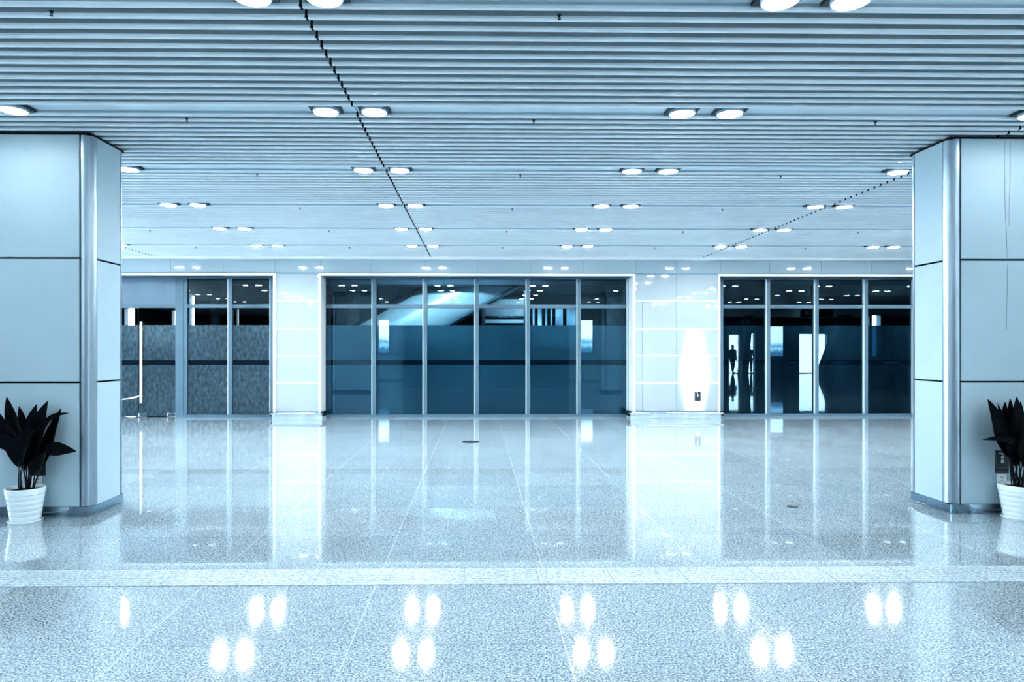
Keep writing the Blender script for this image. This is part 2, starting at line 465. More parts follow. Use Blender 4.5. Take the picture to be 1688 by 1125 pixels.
# thin water streaks on the upper panels of the right column
def streak(pxa, pts):
    bm = bm_new()
    P = []
    for px, py in pts:
        X = wx(px, Y0); P.append((X, wz(py, X, Y0)))
    w = .0016
    for a, b in zip(P, P[1:]):
        add_poly(bm, [(a[0]-w-right_col.location.x, -CD/2-.0012, a[1]), (a[0]+w-right_col.location.x, -CD/2-.0012, a[1]),
                      (b[0]+w-right_col.location.x, -CD/2-.0012, b[1]), (b[0]-w-right_col.location.x, -CD/2-.0012, b[1])])
    obj('water_streak', bm, M['frame'], right_col)
streak(0, [(1656, 233), (1656, 300), (1657, 350), (1659, 385), (1660, 425)])
streak(0, [(1665, 233), (1665, 290), (1663, 340), (1663, 372)])
streak(0, [(1660, 437), (1660, 480), (1659, 545)])

# columns behind the camera, seen in the glass
bl = copy_tree(left_col); bl.location.y = -1.9
tag(bl, 'panel-clad column behind the camera, mirrored faintly in centre window glass, left one', 'column', 'clad columns', 'thing')
br = copy_tree(right_col); br.location.y = -1.9
tag(br, 'panel-clad column behind the camera, mirrored faintly in centre window glass, right one', 'column', 'clad columns', 'thing')

# ------------------------------------------------------------------ far wall
wall = empty('wall_back', (0, YW, 0)); structure(wall, 'pale panelled far wall with fascia band')
ZT = wz(450.5, 0, YW)      # underside of fascia
ZOP = wz(455.5, 0, YW)     # head of openings
def X(px): return wx(px, YW)
W1 = (X(60), X(450.5)); W2 = (X(529.5), X(1043)); W3 = (X(1186.5), X(1760))
# solid core behind the cladding
bm = bm_new()
add_box(bm, XL, XR, .012, .40, ZOP+.02, 4.2)
for a, b in ((XL, W1[0]), (W1[1], W2[0]), (W2[1], W3[0]), (W3[1], XR)):
    add_box(bm, a+.012 if a != XL else a, b-.012 if b != XR else b, .012, .40, 0, ZOP+.02)
obj('wall_core', bm, M['wallback'], wall)
# fascia panels
fx = [X(p) for p in (20, 107, 194, 281, 368, 453, 529, 611, 700, 787, 875, 961, 1048, 1115, 1188, 1269, 1354, 1437, 1522, 1608, 1694, 1780)]
for a, b in zip(fx, fx[1:]):
    bm = bm_new(); add_box(bm, a+.003, b-.003, 0, .02, ZT+.006, ZC-.01, bevel=.0015); obj('fascia_panel', bm, M['fascia'], wall)
# pilaster panels
rows_py = [(452, 496.5), (496.5, 542.5), (542.5, 587), (587, 632), (632, 679)]
for a, b in ((W1[1]+.045, W2[0]-.045),):
    for t, u in rows_py:
        bm = bm_new(); add_box(bm, a+.003, b-.003, 0, .02, wz(u, 0, YW)+.008, wz(t, 0, YW)-.008, bevel=.0015); obj('wall_panel', bm, M['wallpanel'], wall)
a, b = W2[1]+.045, W3[0]-.03
for j, (t, u) in enumerate(rows_py):
    xs = [a, X(1115), b] if j == 0 else [a, X(1059), X(1115), b]
    for p, q in zip(xs, xs[1:]):
        bm = bm_new(); add_box(bm, p+.004, q-.004, 0, .02, wz(u, 0, YW)+.008, wz(t, 0, YW)-.008, bevel=.0015); obj('wall_panel', bm, M['wallpanel'], wall)
# white strips between rows
for a, b in ((W1[1]+.045, W2[0]-.045), (W2[1]+.045, W3[0]-.03)):
    for t, u in rows_py[1:]:
        z = wz(t, 0, YW); bm = bm_new(); add_box(bm, a, b, -.004, .016, z-.012, z+.012, bevel=.003); obj('white_strip', bm, M['whitestrip'], wall)
# stone base of the pilasters
for a, b in ((W1[1]-.02, W2[0]+.02), (W2[1]-.05, W3[0]+.02)):
    bm = bm_new(); add_box(bm, a, b, -.02, .41, 0, .135, bevel=.004); obj('stone_base', bm, M['stone'], wall)
# white surrounds of the openings (folded enamel trim)
def surround(a, b, left=True, right=True, wl=.05, wr=.05):
    bm = bm_new()
    add_box(bm, a-wl, b+wr, -.03, .02, ZOP, ZOP+.048, bevel=.004)
    obj('opening_trim', bm, M['whitestrip'], wall)
    bm = bm_new(); add_box(bm, a, b, .02, .42, ZOP+.004, ZOP+.02); obj('head_reveal', bm, M['frame'], wall)
    for on, x0, x1 in ((left, a-wl, a), (right, b, b+wr)):
        if on:
            bm = bm_new(); add_box(bm, x0, x1, -.03, .02, .15, ZOP-.001, bevel=.004); obj('opening_trim', bm, M['whitestrip'], wall)
            xi = (x0, x1)
            bm = bm_new()
            if x1 == a: add_box(bm, a-.012, a, .021, .42, .15, ZOP)
            else: add_box(bm, b, b+.012, .021, .42, .15, ZOP)
            obj('side_reveal', bm, M['whitestrip'], wall)
surround(W1[0], W1[1]); surround(W2[0], W2[1]); surround(W3[0], W3[1], wl=.035)

# chrome guard rails along the pilaster bases
def guard_rail(pa, pb, label):
    a, b = X(pa), X(pb)
    r = empty('guard_rail', ((a+b)/2, YW, 0))
    h = (b-a)/2; z = wz(682, 0, YW-.1)
    bm = bm_new()
    add_tube(bm, [(-h, .30, z), (-h, -.06, z), (-h+.03, -.10, z), (h-.03, -.10, z), (h, -.06, z), (h, .30, z)], .026, 10)
    obj('rail_tube', bm, M['chrome'], r, smooth=True)
    for x in (-h+.25, h-.25):
        bm = bm_new(); add_box(bm, x-.02, x+.02, -.10, -.018, z-.012, z+.012); obj('bracket', bm, M['rubber'], r)
    for s_ in (-1, 1):
        bm = bm_new(); add_box(bm, s_*h-.03, s_*h+.03, .0, .32, z-.07, z+.035, bevel=.006); obj('rail_end', bm, M['rubber'], r)
    tag(r, label, 'rail', 'guard rails at the pilaster bases')
guard_rail(447, 531, 'short chrome guard rail round the narrow pilaster left of centre window')
guard_rail(1038, 1191, 'long chrome guard rail round the wide pilaster right of centre window')

# ------------------------------------------------------------------ windows
ZFILM = wz(536.5, 0, YG); ZS0, ZS1 = wz(602, 0, YG), wz(594, 0, YG)
ZTR0, ZTR1 = wz(508.5, 0, YG), wz(502.5, 0, YG)
ZSILL = wz(683, 0, YG); ZHEAD = wz(460.5, 0, YG)
def G(px): return wx(px, YG)
def make_window(name, label, pxs, film, first_edge, last_edge, glass):
    """pxs = mullion centre positions including both outer frame members"""
    w = empty(name, (0, YG, 0)); structure(w, label)
    x0, x1 = G(first_edge), G(last_edge)
    fr = bm_new()
    add_box(fr, x0, x1, -.05, .07, ZHEAD, ZOP+.02)
    add_box(fr, x0, x1, -.06, .09, 0, ZSILL)
    obj('window_frame', fr, M['frame'], w)
    bm = bm_new(); add_box(bm, x0, x1, -.075, -.06, 0, .035); obj('sill_strip', bm, M['frame'], w)
    mw = .043
    xs = [G(p) for p in pxs]
    for x in xs:
        bm = bm_new(); add_box(bm, x-mw, x+mw, -.05, .07, ZSILL-.002, ZHEAD+.002); o = obj('mullion', bm, M['frame'], w)
        bm = bm_new(); add_box(bm, x-mw-.012, x-mw+.004, -.052, .0, ZSILL, ZHEAD); obj('mullion_edge', bm, M['framehi'], o)
    for a, b in zip(xs, xs[1:]):
        a += mw; b -= mw
        bm = bm_new(); add_box(bm, a-.002, b+.002, -.045, .065, ZTR0, ZTR1); obj('transom', bm, M['frame'], w)
        bm = bm_new(); add_box(bm, a-.01, b+.01, .0, .008, ZTR1-.01, ZHEAD+.01); obj('upper_pane', bm, glass, w)
        bm = bm_new(); add_box(bm, a-.01, b+.01, .0, .008, ZSILL-.01, ZTR0+.01); p = obj('lower_pane', bm, glass, w)
        bm = bm_new(); add_box(bm, a-.01, b+.01, .012, .014, ZSILL-.01, ZFILM); obj('privacy_film', bm, film, p)
        bm = bm_new(); add_box(bm, a-.008, b+.008, .0095, .0115, ZS0, ZS1); st = obj('safety_stripe', bm, M['stripe'], p)
    return w, xs
win2, _ = make_window('window_2', 'wide centre window of six bays with blue frosted film', [533.5, 617, 701, 786, 870.5, 954, 1036.5], M['film'], 529, 1042, M['glass'])
win1, _ = make_window('window_1', 'left window of two bays with grey frosted film', [306.5, 380.5, 449.5], M['film_grey'], 303.5, 453, M['glass_clear'])
win3, xs3 = make_window('window_3', 'dark right window running behind the right column', [1188, 1265, 1344.5, 1425.5, 1506, 1586, 1666, 1745], M['film_dark'], 1184, 1765, M['glass'])
# faint illegible lettering on the stripe of the right window
bm = bm_new()
rnd = random.Random(3)
for px in (1200, 1301, 1372, 1458):
    x = G(px)-.0
    for i in range(9):
        wdt = rnd.choice((.022, .028, .02)); add_box(bm, x, x+wdt, .0075, .0092, (ZS0+ZS1)/2-.012, (ZS0+ZS1)/2+.012); x += wdt+.014
obj('stripe_lettering', bm, M['lettering'], win3)

# ------------------------------------------------------------------ glass door at the left
door = empty('door_1', (0, YG, 0)); structure(door, 'double glass door with long pull handles under a grey lintel')
dx0, dxm, dx1 = G(163), G(227.5), G(291)
zl0, zl1 = wz(503, 0, YG), ZOP+.02
bm = bm_new(); add_box(bm, G(60), dx1, -.02, .05, zl0, zl1); obj('lintel_panel', bm, M['lintel'], door)
bm = bm_new(); add_box(bm, G(60), dx1, -.05, .07, zl0-.075, zl0); obj('head_frame', bm, M['frame'], door)
bm = bm_new(); add_box(bm, dx1, G(304), -.06, .08, 0, zl1); obj('jamb', bm, M['frame'], door)
bm = bm_new(); add_box(bm, dx0-.16, dx0, -.06, .08, 0, zl1); obj('jamb', bm, M['frame'], door)
bm = bm_new(); add_box(bm, G(60), dx0-.16, -.02, .05, 0, zl0-.075); obj('side_panel', bm, M['lintel'], door)
bm = bm_new(); add_box(bm, dx0, dx1, -.06, .08, 0, .012); obj('threshold', bm, M['chrome'], door)
ztop = zl0-.08
for (a, b, hx) in ((dx0, dxm, dxm-.09), (dxm, dx1, dxm+.10)):
    bm = bm_new(); add_box(bm, a+.006, b-.006, 0, .012, .02, ztop); leaf = obj('door_leaf', bm, M['glass_clear'], door)
    bm = bm_new(); add_box(bm, a+.008, b-.008, .016, .018, .02, ZFILM); obj('privacy_film', bm, M['film_grey'], leaf)
    bm = bm_new(); add_box(bm, a+.008, b-.008, .0135, .0155, ZS0, ZS1); obj('safety_stripe', bm, M['stripe'], leaf)
    bm = bm_new(); add_box(bm, a+.0, a+.007, -.004, .016, .02, ztop); obj('edge_seal', bm, M['rubber'], leaf)
    # tall pull handle
    if hx < dxm: continue
    z0, z1 = wz(664, 0, YG), wz(531, 0, YG)
    bm = bm_new()
    add_tube(bm, [(hx, -.07, z0), (hx, -.07, z1)], .026, 12)
    for z in (z0+.15, z1-.15): add_tube(bm, [(hx, -.07, z), (hx, .0, z)], .014, 8)
    obj('pull_handle', bm, M['whitestrip'], leaf, smooth=True)
    for xx in ((a+.02, a+.20), (b-.20, b-.02)):
        bm = bm_new(); add_box(bm, xx[0], xx[1], -.012, .024, .014, .085, bevel=.004); obj('patch_fitting', bm, M['chrome'], leaf)

# chain looped through the handles
bm = bm_new()
xa, xb = dxm+.10, G(186)
n = 30
za, zb = wz(653, xa, YG-.09), wz(659.5, xb, YG-.09)
for i in range(n):
    t = (i+.5)/n
    x = xa+(xb-xa)*t; z = za+(zb-za)*t - .03*math.sin(PI*t)
    L, Wd = abs(xb-xa)/n*.72, .011
    ring = []
    for q in range(12):
        a = 2*PI*q/12
        u, v = L*math.cos(a), Wd*math.sin(a)
        ring.append((x+u, YG-.10+(v if i % 2 else 0), z+(0 if i % 2 else v)))
    add_tube(bm, ring+[ring[0]], .0042, 6, cap=False)
tag(obj('chain', bm, M['chrome'], smooth=True), 'steel chain looped around the pull handle of the glass door', 'chain')

# ------------------------------------------------------------------ sockets and warning signs
def make_socket(x, yface, z, label, s=1.0):
    o = empty('power_socket', (x, yface, z))
    h = .043*s
    bm = bm_new(); add_box(bm, -h, h, -.011, 0, -h, h, bevel=.004); obj('face_plate', bm, M['white'], o)
    bm = bm_new()
    for sx in (-1, 1): add_box(bm, sx*.011*s-.0045*s, sx*.011*s+.0045*s, -.0118, -.0105, .012*s, .018*s)
    add_box(bm, -.0025*s, .0025*s, -.0118, -.0105, -.008*s, .001*s)
    for sx in (-1, 1): add_box(bm, sx*.010*s-.0025*s, sx*.010*s+.0025*s, -.0118, -.0105, -.024*s, -.015*s)
    obj('pin_slots', bm, M['signdark'], o)
    return tag(o, label, 'socket', 'wall sockets')
def make_sign(x, yface, z, label, w=.128, h=.205, tilt=0):
    o = empty('warning_sign', (x, yface, z)); o.rotation_euler = (0, tilt, 0)
    bm = bm_new(); add_box(bm, -w/2, w/2, -.004, -.0005, -h/2, h/2, bevel=.001); obj('sign_plate', bm, M['signgrey'], o)
    e = w/.128
    bm = bm_new(); add_box(bm, -.049*e, .049*e, -.0052, -.0042, -.018*e, .092*e, bevel=.0003); p = obj('pictogram_field', bm, M['signdark'], o)
    bm = bm_new(); y0, y1 = -.0064, -.0054
    def disc(cx, cz, r, n=20, a0=0, a1=2*PI):
        add_prism(bm, [((cx+r*math.cos(a0+(a1-a0)*i/n))*e, (cz+r*math.sin(a0+(a1-a0)*i/n))*e) for i in range(n if a1-a0 > 6 else n+1)], 'y', y0, y1)
    add_box(bm, -.038*e, .002*e, y0, y1, .072*e, .078*e); add_box(bm, -.002*e, .004*e, y0, y1, .058*e, .078*e)
    disc(.001, .038, .016, 14, 0, PI)                       # plug cap
    add_box(bm, -.015*e, .017*e, y0, y1, .034*e, .040*e)
    for sx in (-.006, .008): add_box(bm, (sx-.0022)*e, (sx+.0022)*e, y0, y1, .022*e, .036*e)
    # socket ring
    for i in range(20):
        a, b = 2*PI*i/20, 2*PI*(i+1)/20
        add_prism(bm, [((.001+r*math.cos(t))*e, (.003+r*math.sin(t))*e) for r, t in ((.0155, a), (.0155, b), (.0, b), (.0, a))][:3], 'y', y0, y1)
    obj('plug_pictogram', bm, M['white'], p)
    bm = bm_new()
    for sx in (-.005, .007): add_box(bm, (sx-.0018)*e, (sx+.0018)*e, -.0072, -.0066, -.003*e, .009*e)
    obj('socket_slots', bm, M['signdark'], p)
    t = text_obj('warning_text', '有电危险', .030*e, M['ink'], o, (0, -.0046, -.038*e))
    t = text_obj('warning_text', '禁止触摸', .030*e, M['ink'], o, (0, -.0046, -.076*e))
    return tag(o, label, 'sign', 'electrical warning signs')
pxm = F/ (Y0)
sxr = wx(1650.5, Y0)
make_socket(sxr, Y0, wz(789.5, sxr, Y0), 'white wall socket under the warning sign on the right column')
sxs = wx(1651.5, Y0)
make_sign(sxs, Y0, wz(761.5, sxs, Y0), 'grey electrical warning sign with plug pictogram on the right column', tilt=.03)
sxl = wx(61.5, Y0)
make_socket(sxl, Y0, wz(793, sxl, Y0), 'white wall socket behind the stems of the left plant')
sxl = wx(63.5, Y0)
make_sign(sxl, Y0, wz(765.5, sxl, Y0), 'grey electrical warning sign mostly hidden behind the left plant')
sp_x = wx(1150, YW); 
make_socket(sp_x, YW, wz(665.5, sp_x, YW), 'white wall socket low on the wide pilaster right of centre')
make_sign(sp_x, YW, wz(653.5, sp_x, YW), 'small grey warning sign low on the wide pilaster right of centre', w=.128, h=.205)

# ------------------------------------------------------------------ potted plants
def bez(p, t):
    n = len(p)-1
    r = Vector((0, 0, 0))
    for i, q in enumerate(p):
        r += Vector(q)*(math.comb(n, i)*(t**i)*((1-t)**(n-i)))
    return r
def catmull(pts, n):
    P = [Vector(p) for p in pts]
    P = [P[0]*2-P[1]]+P+[P[-1]*2-P[-2]]
    out = []
    m = len(P)-3
    for k in range(n+1):
        u = k/n*m; i = min(int(u), m-1); t = u-i
        a, b, c, d = P[i:i+4]
        out.append(.5*((2*b)+(c-a)*t+(2*a-5*b+4*c-d)*t*t+(3*b-a-3*c+d)*t**3))
    return out
def leaf_blade(bm, pts, width, facing=Vector((0, -1, 0)), fold=.22, n=18):
    C = catmull(pts, n)
    rows = []
    for k, p in enumerate(C):
        t = k/n
        tg = (C[min(k+1, n)]-C[max(k-1, 0)]).normalized()
        side = tg.cross(facing)
        if side.length < .05: side = tg.cross(Vector((1, 0, .2)))
        side.normalize()
        nor = side.cross(tg).normalized()
        w = width/2*(math.sin(PI*min(1, t**.85))**.72)*(1-.35*t*t)*1.12
        if k == 0: w = .004
        if k == n: w = .0008
        ripple = .004*math.sin(9*t+width*90)
        row = []
        for s in (-1, -.55, 0, .55, 1):
            row.append(bm.verts.new(p+side*(w*s)+nor*(abs(s)**1.4*w*fold)+nor*ripple*s))
        rows.append(row)
    for a, b in zip(rows, rows[1:]):
        for i in range(4): bm.faces.new([a[i], a[i+1], b[i+1], b[i]])
def make_plant(loc, leaves, sc, cpx, cpy, rpot=.152, seed=1):
    rnd = random.Random(seed)
    pl = empty('potted_plant', loc)
    H = .30
    # saucer, pot with soft rings, soil
    bm = bm_new(); add_lathe(bm, [(.06, .0), (.125, .0), (.134, .018), (.128, .022), (.118, .008), (.05, .008)], 40); sa = obj('saucer', bm, M['pot'], pl, smooth=True)
    prof = [(.05, .009), (.108, .009), (.113, .015)]
    rb, rt = .113, rpot-.006
    z0, z1 = .02, H-.055
    bands = 5
    for b in range(bands):
        for q in range(7):
            t = (b+q/7)/bands
            z = z0+(z1-z0)*t
            bulge = .0035*math.sin(PI*q/7)**.5 if 0 < q < 7 else 0
            prof.append((rb+(rt-rb)*t+bulge-.002, z))
    prof += [(rt-.001, z1), (rpot, z1+.006), (rpot+.002, H-.004), (rpot-.002, H), (rpot-.010, H), (rpot-.014, H-.006), (rpot-.020, H-.035), (.04, H-.036)]
    bm = bm_new(); add_lathe(bm, prof, 48); obj('pot', bm, M['pot'], pl, smooth=True)
    bm = bm_new(); add_lathe(bm, [(.01, H-.04), (rpot-.016, H-.04), (rpot-.017, H-.028), (.08, H-.020), (.01, H-.016)], 32); obj('soil', bm, M['soil'], pl, smooth=True)
    for lf in leaves:
        pts, width, y0, y1 = lf
        P = []
        n = len(pts)
        for i, (x, y) in enumerate(pts):
            t = i/(n-1)
            P.append(Vector(((x-cpx)*sc, y0+(y1-y0)*t, H+(cpy-y)*sc)))
        start = P[0]
        base = Vector((start.x*.35+rnd.uniform(-.03, .03), y0*.4+rnd.uniform(-.02, .02), H-.025))
        mid = base.lerp(start, .55)+Vector((start.x*.05, 0, 0))
        bm = bm_new(); leaf_blade(bm, P, width*sc*1.1)
        lo = obj('leaf', bm, M['leaf'], pl, smooth=True)
        bm = bm_new(); C = catmull([base, mid, start, P[1].lerp(start, .6)], 10); add_tube(bm, C, [.0055-.0022*i/10 for i in range(11)], 6)
        obj('leaf_stem', bm, M['stem'], lo, smooth=True)
    return pl
YPL = Y0-.172
plx = wx(42, YPL)
SL = 5.83/F/4.325
left_leaves = [
 ([(150, 640), (112, 450), (62, 290), (25, 160)], 88, .02, .05),
 ([(150, 655), (95, 480), (40, 340), (-5, 235)], 84, -.02, -.05),
 ([(182, 650), (168, 500), (142, 360), (108, 230)], 84, .04, .06),
 ([(193, 640), (180, 480), (195, 340), (228, 215)], 84, .05, .07),
 ([(206, 650), (205, 480), (238, 330), (281, 208)], 84, .06, .09),
 ([(214, 650), (232, 480), (275, 320), (331, 186)], 90, .01, .03),
 ([(230, 660), (262, 500), (305, 370), (340, 248)], 84, -.03, -.02),
 ([(250, 690), (298, 540), (335, 400), (388, 252)], 74, .05, .09),
 ([(262, 560), (308, 370), (380, 296), (472, 279)], 34, .0, .04),
 ([(345, 556), (400, 526), (480, 526), (566, 541)], 84, -.03, -.05),
 ([(190, 610), (140, 505), (60, 462), (-25, 520), (-40, 560)], 92, -.05, -.13),
 ([(193, 640), (200, 520), (240, 430), (312, 383)], 98, -.09, -.10),
 ([(255, 715), (290, 645), (325, 590), (372, 532)], 58, -.06, -.08),
 ([(165, 690), (125, 600), (85, 520), (50, 450)], 70, .05, .07),
 ([(215, 690), (235, 600), (262, 520), (300, 430)], 70, .05, .06),
 ([(180, 640), (160, 520), (135, 420), (110, 330)], 74, -.07, -.08),
 ([(205, 640), (215, 520), (232, 420), (248, 300)], 84, -.06, -.06),
]
lp = make_plant((plx, YPL, 0), left_leaves, SL, 186, 800, seed=2)
tag(lp, 'dark broad-leaved plant in ringed white pot by the left column', 'plant', 'potted plants')
prx = wx(1679, YPL)
SR = 5.83/F/4.889
right_leaves = [
 ([(420, 520), (370, 370), (318, 220), (268, 102)], 100, .03, .05),
 ([(415, 580), (345, 440), (285, 330), (236, 182)], 104, -.02, -.04),
 ([(430, 420), (395, 280), (372, 190), (357, 119)], 28, .04, .07),
 ([(445, 560), (420, 380), (412, 250), (425, 125)], 100, .05, .07),
 ([(462, 560), (448, 380), (445, 240), (452, 98)], 100, .02, .05),
 ([(480, 560), (472, 380), (476, 220), (484, 82)], 104, .0, .02),
 ([(455, 590), (435, 470), (370, 425), (240, 404), (107, 412)], 54, -.05, -.10),
 ([(490, 620), (500, 450), (480, 300), (438, 165)], 84, -.06, -.07),
 ([(505, 600), (530, 430), (545, 280), (552, 120)], 100, .04, .07),
 ([(520, 600), (560, 430), (600, 290), (640, 150)], 100, .0, .03),
 ([(530, 620), (590, 480), (650, 370), (700, 230)], 96, -.03, -.02),
 ([(540, 640), (600, 545), (680, 500), (800, 520)], 84, -.05, -.09),
 ([(470, 640), (460, 520), (455, 430), (450, 330)], 90, -.08, -.09),
 ([(430, 640), (400, 540), (370, 460), (345, 370)], 84, -.05, -.06),
 ([(500, 640), (520, 540), (545, 450), (560, 350)], 90, -.08, -.09),
]
rp = make_plant((prx, YPL, 0), right_leaves, SR, 484, 790, seed=5)
tag(rp, 'dark broad-leaved plant in ringed white pot by the right column', 'plant', 'potted plants')

# ------------------------------------------------------------------ small things on the floor
def floor_cap(px, py, r, label):
    d = EYE*F/(py-HY); x = wx(px, d); y = d-x*SN
    o = empty('floor_cover', (x, y, 0))
    bm = bm_new(); add_lathe(bm, [(r, .0005), (r, .004), (r*.8, .006)], 28); obj('cover_ring', bm, M['rubber'], o)
    bm = bm_new(); add_lathe(bm, [(r*.62, .006), (r*.6, .009)], 20); obj('cover_plate', bm, M['signdark'], o)
    tag(o, label, 'floor cover', 'floor covers')
floor_cap(776, 729, .14, 'round dark floor cover on the tiles before the centre window')
floor_cap(1303, 836, .05, 'tiny dark floor cover near the right column')

# ------------------------------------------------------------------ space behind the windows
rear = empty('wall_rear', (0, 0, 0)); structure(rear, 'dark unfinished back wall behind the windows')
ZR = 4.6
bm = bm_new()
YR = 26.0
def R(px): return wx(px, YR)
ops = [(R(878), R(950), 1.2, wz(508, 0, YR)), (R(1428), R(1434), 1.2, wz(522, 8, YR)), (R(1437.5), R(1452), 1.2, wz(520, 8, YR)),
       (R(205), R(222), .6, wz(509, -12, YR)), (R(283), R(290), 0.6, wz(512, -12, YR)), (R(312), R(320), 1.0, wz(470, -10, YR)), (R(390), R(394), 1.0, wz(510, -9, YR))]
ops.sort()
x = XL
for a, b, z0, z1 in ops:
    add_box(bm, x, a, YR, YR+.3, 0, ZR); add_box(bm, a, b, YR, YR+.3, 0, z0); add_box(bm, a, b, YR, YR+.3, z1, ZR); x = b
add_box(bm, x, XR, YR, YR+.3, 0, ZR)
obj('back_wall', bm, M['darkwall'], rear)
bm = bm_new(); add_box(bm, ops[-3][0], ops[-3][1], YR+.1, YR+.12, ops[-3][2], ops[-3][3]); obj('dimming_sheet', bm, M['dimsheet'], rear)  # translucent sheet added to dim the bright sky in this opening
for px in (884, 896, 905, 913, 931):
    bm = bm_new(); add_box(bm, R(px)-.06, R(px)+.06, YR-.02, YR+.09, 1.2, ops[-3][3]); obj('pane_bar', bm, M['darkwall'], rear)
bm = bm_new(); add_box(bm, XL, XR, YW+.40, YR+.3, 3.55, 4.6); obj('back_ceiling', bm, M['darkwall'], rear)
bm = bm_new(); add_box(bm, XL, XR, 16.6, 17.1, wz(469.5, 0, 16.6), 3.6); obj('down_beam', bm, M['darkwall'], rear)
for px0, px1, Y, lab in ((622, 654, 20.0, 'round concrete pillar behind the second bay of centre window'), (573, 592, 22.0, 'slim concrete pillar behind the first bay of centre window'),
                     (1000, 1030, 21.0, 'concrete pillar behind the last bay of centre window'), (345, 362, 20.0, 'concrete pillar behind the left window')):
    x0, x1 = wx(px0, Y), wx(px1, Y)
    c = empty('concrete_pillar', ((x0+x1)/2, Y, 0))
    rr = (x1-x0)/2
    bm = bm_new(); add_lathe(bm, [(rr, 0), (rr, 3.3), (rr, 3.55)], 28); obj('pillar_shaft', bm, M['concrete'], c, smooth=True)
    bm = bm_new(); add_lathe(bm, [(rr*1.02, 3.1), (rr*1.25, 3.35), (rr*1.25, 3.55)], 28); obj('pillar_head', bm, M['concrete'], c, smooth=True)
    tag(c, lab, 'pillar', 'concrete pillars behind the windows')
# ribbed shutter and duct hung in the back room
Ysh = 23.5
sx0, sx1 = wx(797, Ysh), wx(866, Ysh)
sh = empty('ribbed_shutter', ((sx0+sx1)/2, Ysh, 0))
zs0, zs1 = wz(521, sx0, Ysh), wz(505, sx0, Ysh)
bm = bm_new(); hh = (sx1-sx0)/2
for i in range(46):
    xa = -hh+2*hh*i/46; add_box(bm, xa, xa+hh/38, -.03 if i % 2 else 0, .03, zs0, zs1+.25)
obj('shutter_slats', bm, M['plate'], sh)
bm = bm_new(); add_box(bm, -hh, hh, -.05, .05, zs0-.06, zs0); obj('bottom_rail', bm, M['chrome'], sh)
for s_ in (-1, 1):
    bm = bm_new(); add_box(bm, s_*hh-.06, s_*hh+.06, -.07, .07, 0, 3.55); obj('guide_post', bm, M['frame'], sh)
bm = bm_new(); add_box(bm, -hh, hh, -.02, .02, wz(533, sx0, Ysh), wz(527, sx0, Ysh)); obj('cross_rail', bm, M['framehi'], sh)
tag(sh, 'half-open ribbed shutter in the back room below the escalator', 'shutter')
# escalator seen from the side through the centre window
YE = 17.6
esc = empty('escalator', (0, YE, 0))
def E(px, py): 
    xx = wx(px, YE); return (xx, wz(py, xx, YE))
ul, ur, lr, ll = E(623, 519), E(755, 445.5), E(895, 448), E(742, 535)
m1 = (ur[1]-ul[1])/(ur[0]-ul[0]); m2 = (lr[1]-ll[1])/(lr[0]-ll[0])
zlow = .55
A = (ul[0]-(ul[1]-1.05)/m1, 1.05); B = (ll[0]-(ll[1]-.25)/m2, .25)
AX, BX = A[0]-1.0, B[0]-1.6
zt = 3.54
U = (ul[0]+(zt-ul[1])/m1, zt); V = (ll[0]+(zt-ll[1])/m2, zt)
pts = [(AX, 1.05), A, U, V, B, (BX, .02), (AX, .02)]
bm = bm_new(); add_prism(bm, pts, 'y', .06, 1.5); obj('truss_core', bm, M['frame'], esc)
bm = bm_new()
rows = []
for q in range(17):
    t = q/16
    lo = [(BX, .03), B, V]; hi = [(AX, 1.04), A, U]
    yy = .055-.34*math.sin(PI*t)**.8
    rows.append([bm.verts.new((l[0]*(1-t)+h[0]*t, yy, l[1]*(1-t)+h[1]*t)) for l, h in zip(lo, hi)])
for r0, r1 in zip(rows, rows[1:]):
    for i in range(2): bm.faces.new([r0[i], r0[i+1], r1[i+1], r1[i]])
obj('truss_cladding', bm, M['trussmetal'], esc, smooth=True)
def along(p, q, off):
    return [(p[0], -.012, p[1]+off), (q[0], -.012, q[1]+off)]
bm = bm_new(); add_tube(bm, [(AX, .03, 1.15), (A[0], .03, 1.12), (U[0]-.1, .03, U[1]-.02)], .05, 8); obj('handrail', bm, M['rubber'], esc)
bm = bm_new(); add_tube(bm, along(B, V, .02), .035, 8); obj('edge_trim', bm, M['frame'], esc)
tag(esc, 'pale metal escalator flank rising to the right behind centre window', 'escalator')

# glowing advertising boxes on the columns behind the camera
def poster_material(name, seed, sky=(.80, .93, 1.0), dark=(.05, .13, .20)):
    m, nt, out = new_mat(name)
    tc = N(nt, 'ShaderNodeTexCoord'); sp_ = N(nt, 'ShaderNodeSeparateXYZ'); nt.links.new(tc.outputs['Generated'], sp_.inputs[0])
    nz = N(nt, 'ShaderNodeTexNoise'); nz.inputs['Scale'].default_value = 4+seed; nt.links.new(tc.outputs['Generated'], nz.inputs['Vector'])
    ma = N(nt, 'ShaderNodeMath', operation='MULTIPLY_ADD'); nt.links.new(nz.outputs['Fac'], ma.inputs[0]); ma.inputs[1].default_value = .25; nt.links.new(sp_.outputs['Z'], ma.inputs[2])
    r = N(nt, 'ShaderNodeValToRGB'); e = r.color_ramp.elements
    e[0].position = .25; e[0].color = rgba(dark); e[1].position = .62; e[1].color = rgba(sky)
    a = e.new(.38); a.color = rgba((.35, .55, .68)); c = e.new(.45); c.color = rgba((.12, .25, .35))
    nt.links.new(ma.outputs[0], r.inputs['Fac'])
    em = N(nt, 'ShaderNodeEmission'); em.inputs['Strength'].default_value = 8; nt.links.new(r.outputs['Color'], em.inputs['Color'])
    nt.links.new(em.outputs[0], out.inputs['Surface'])
    return m
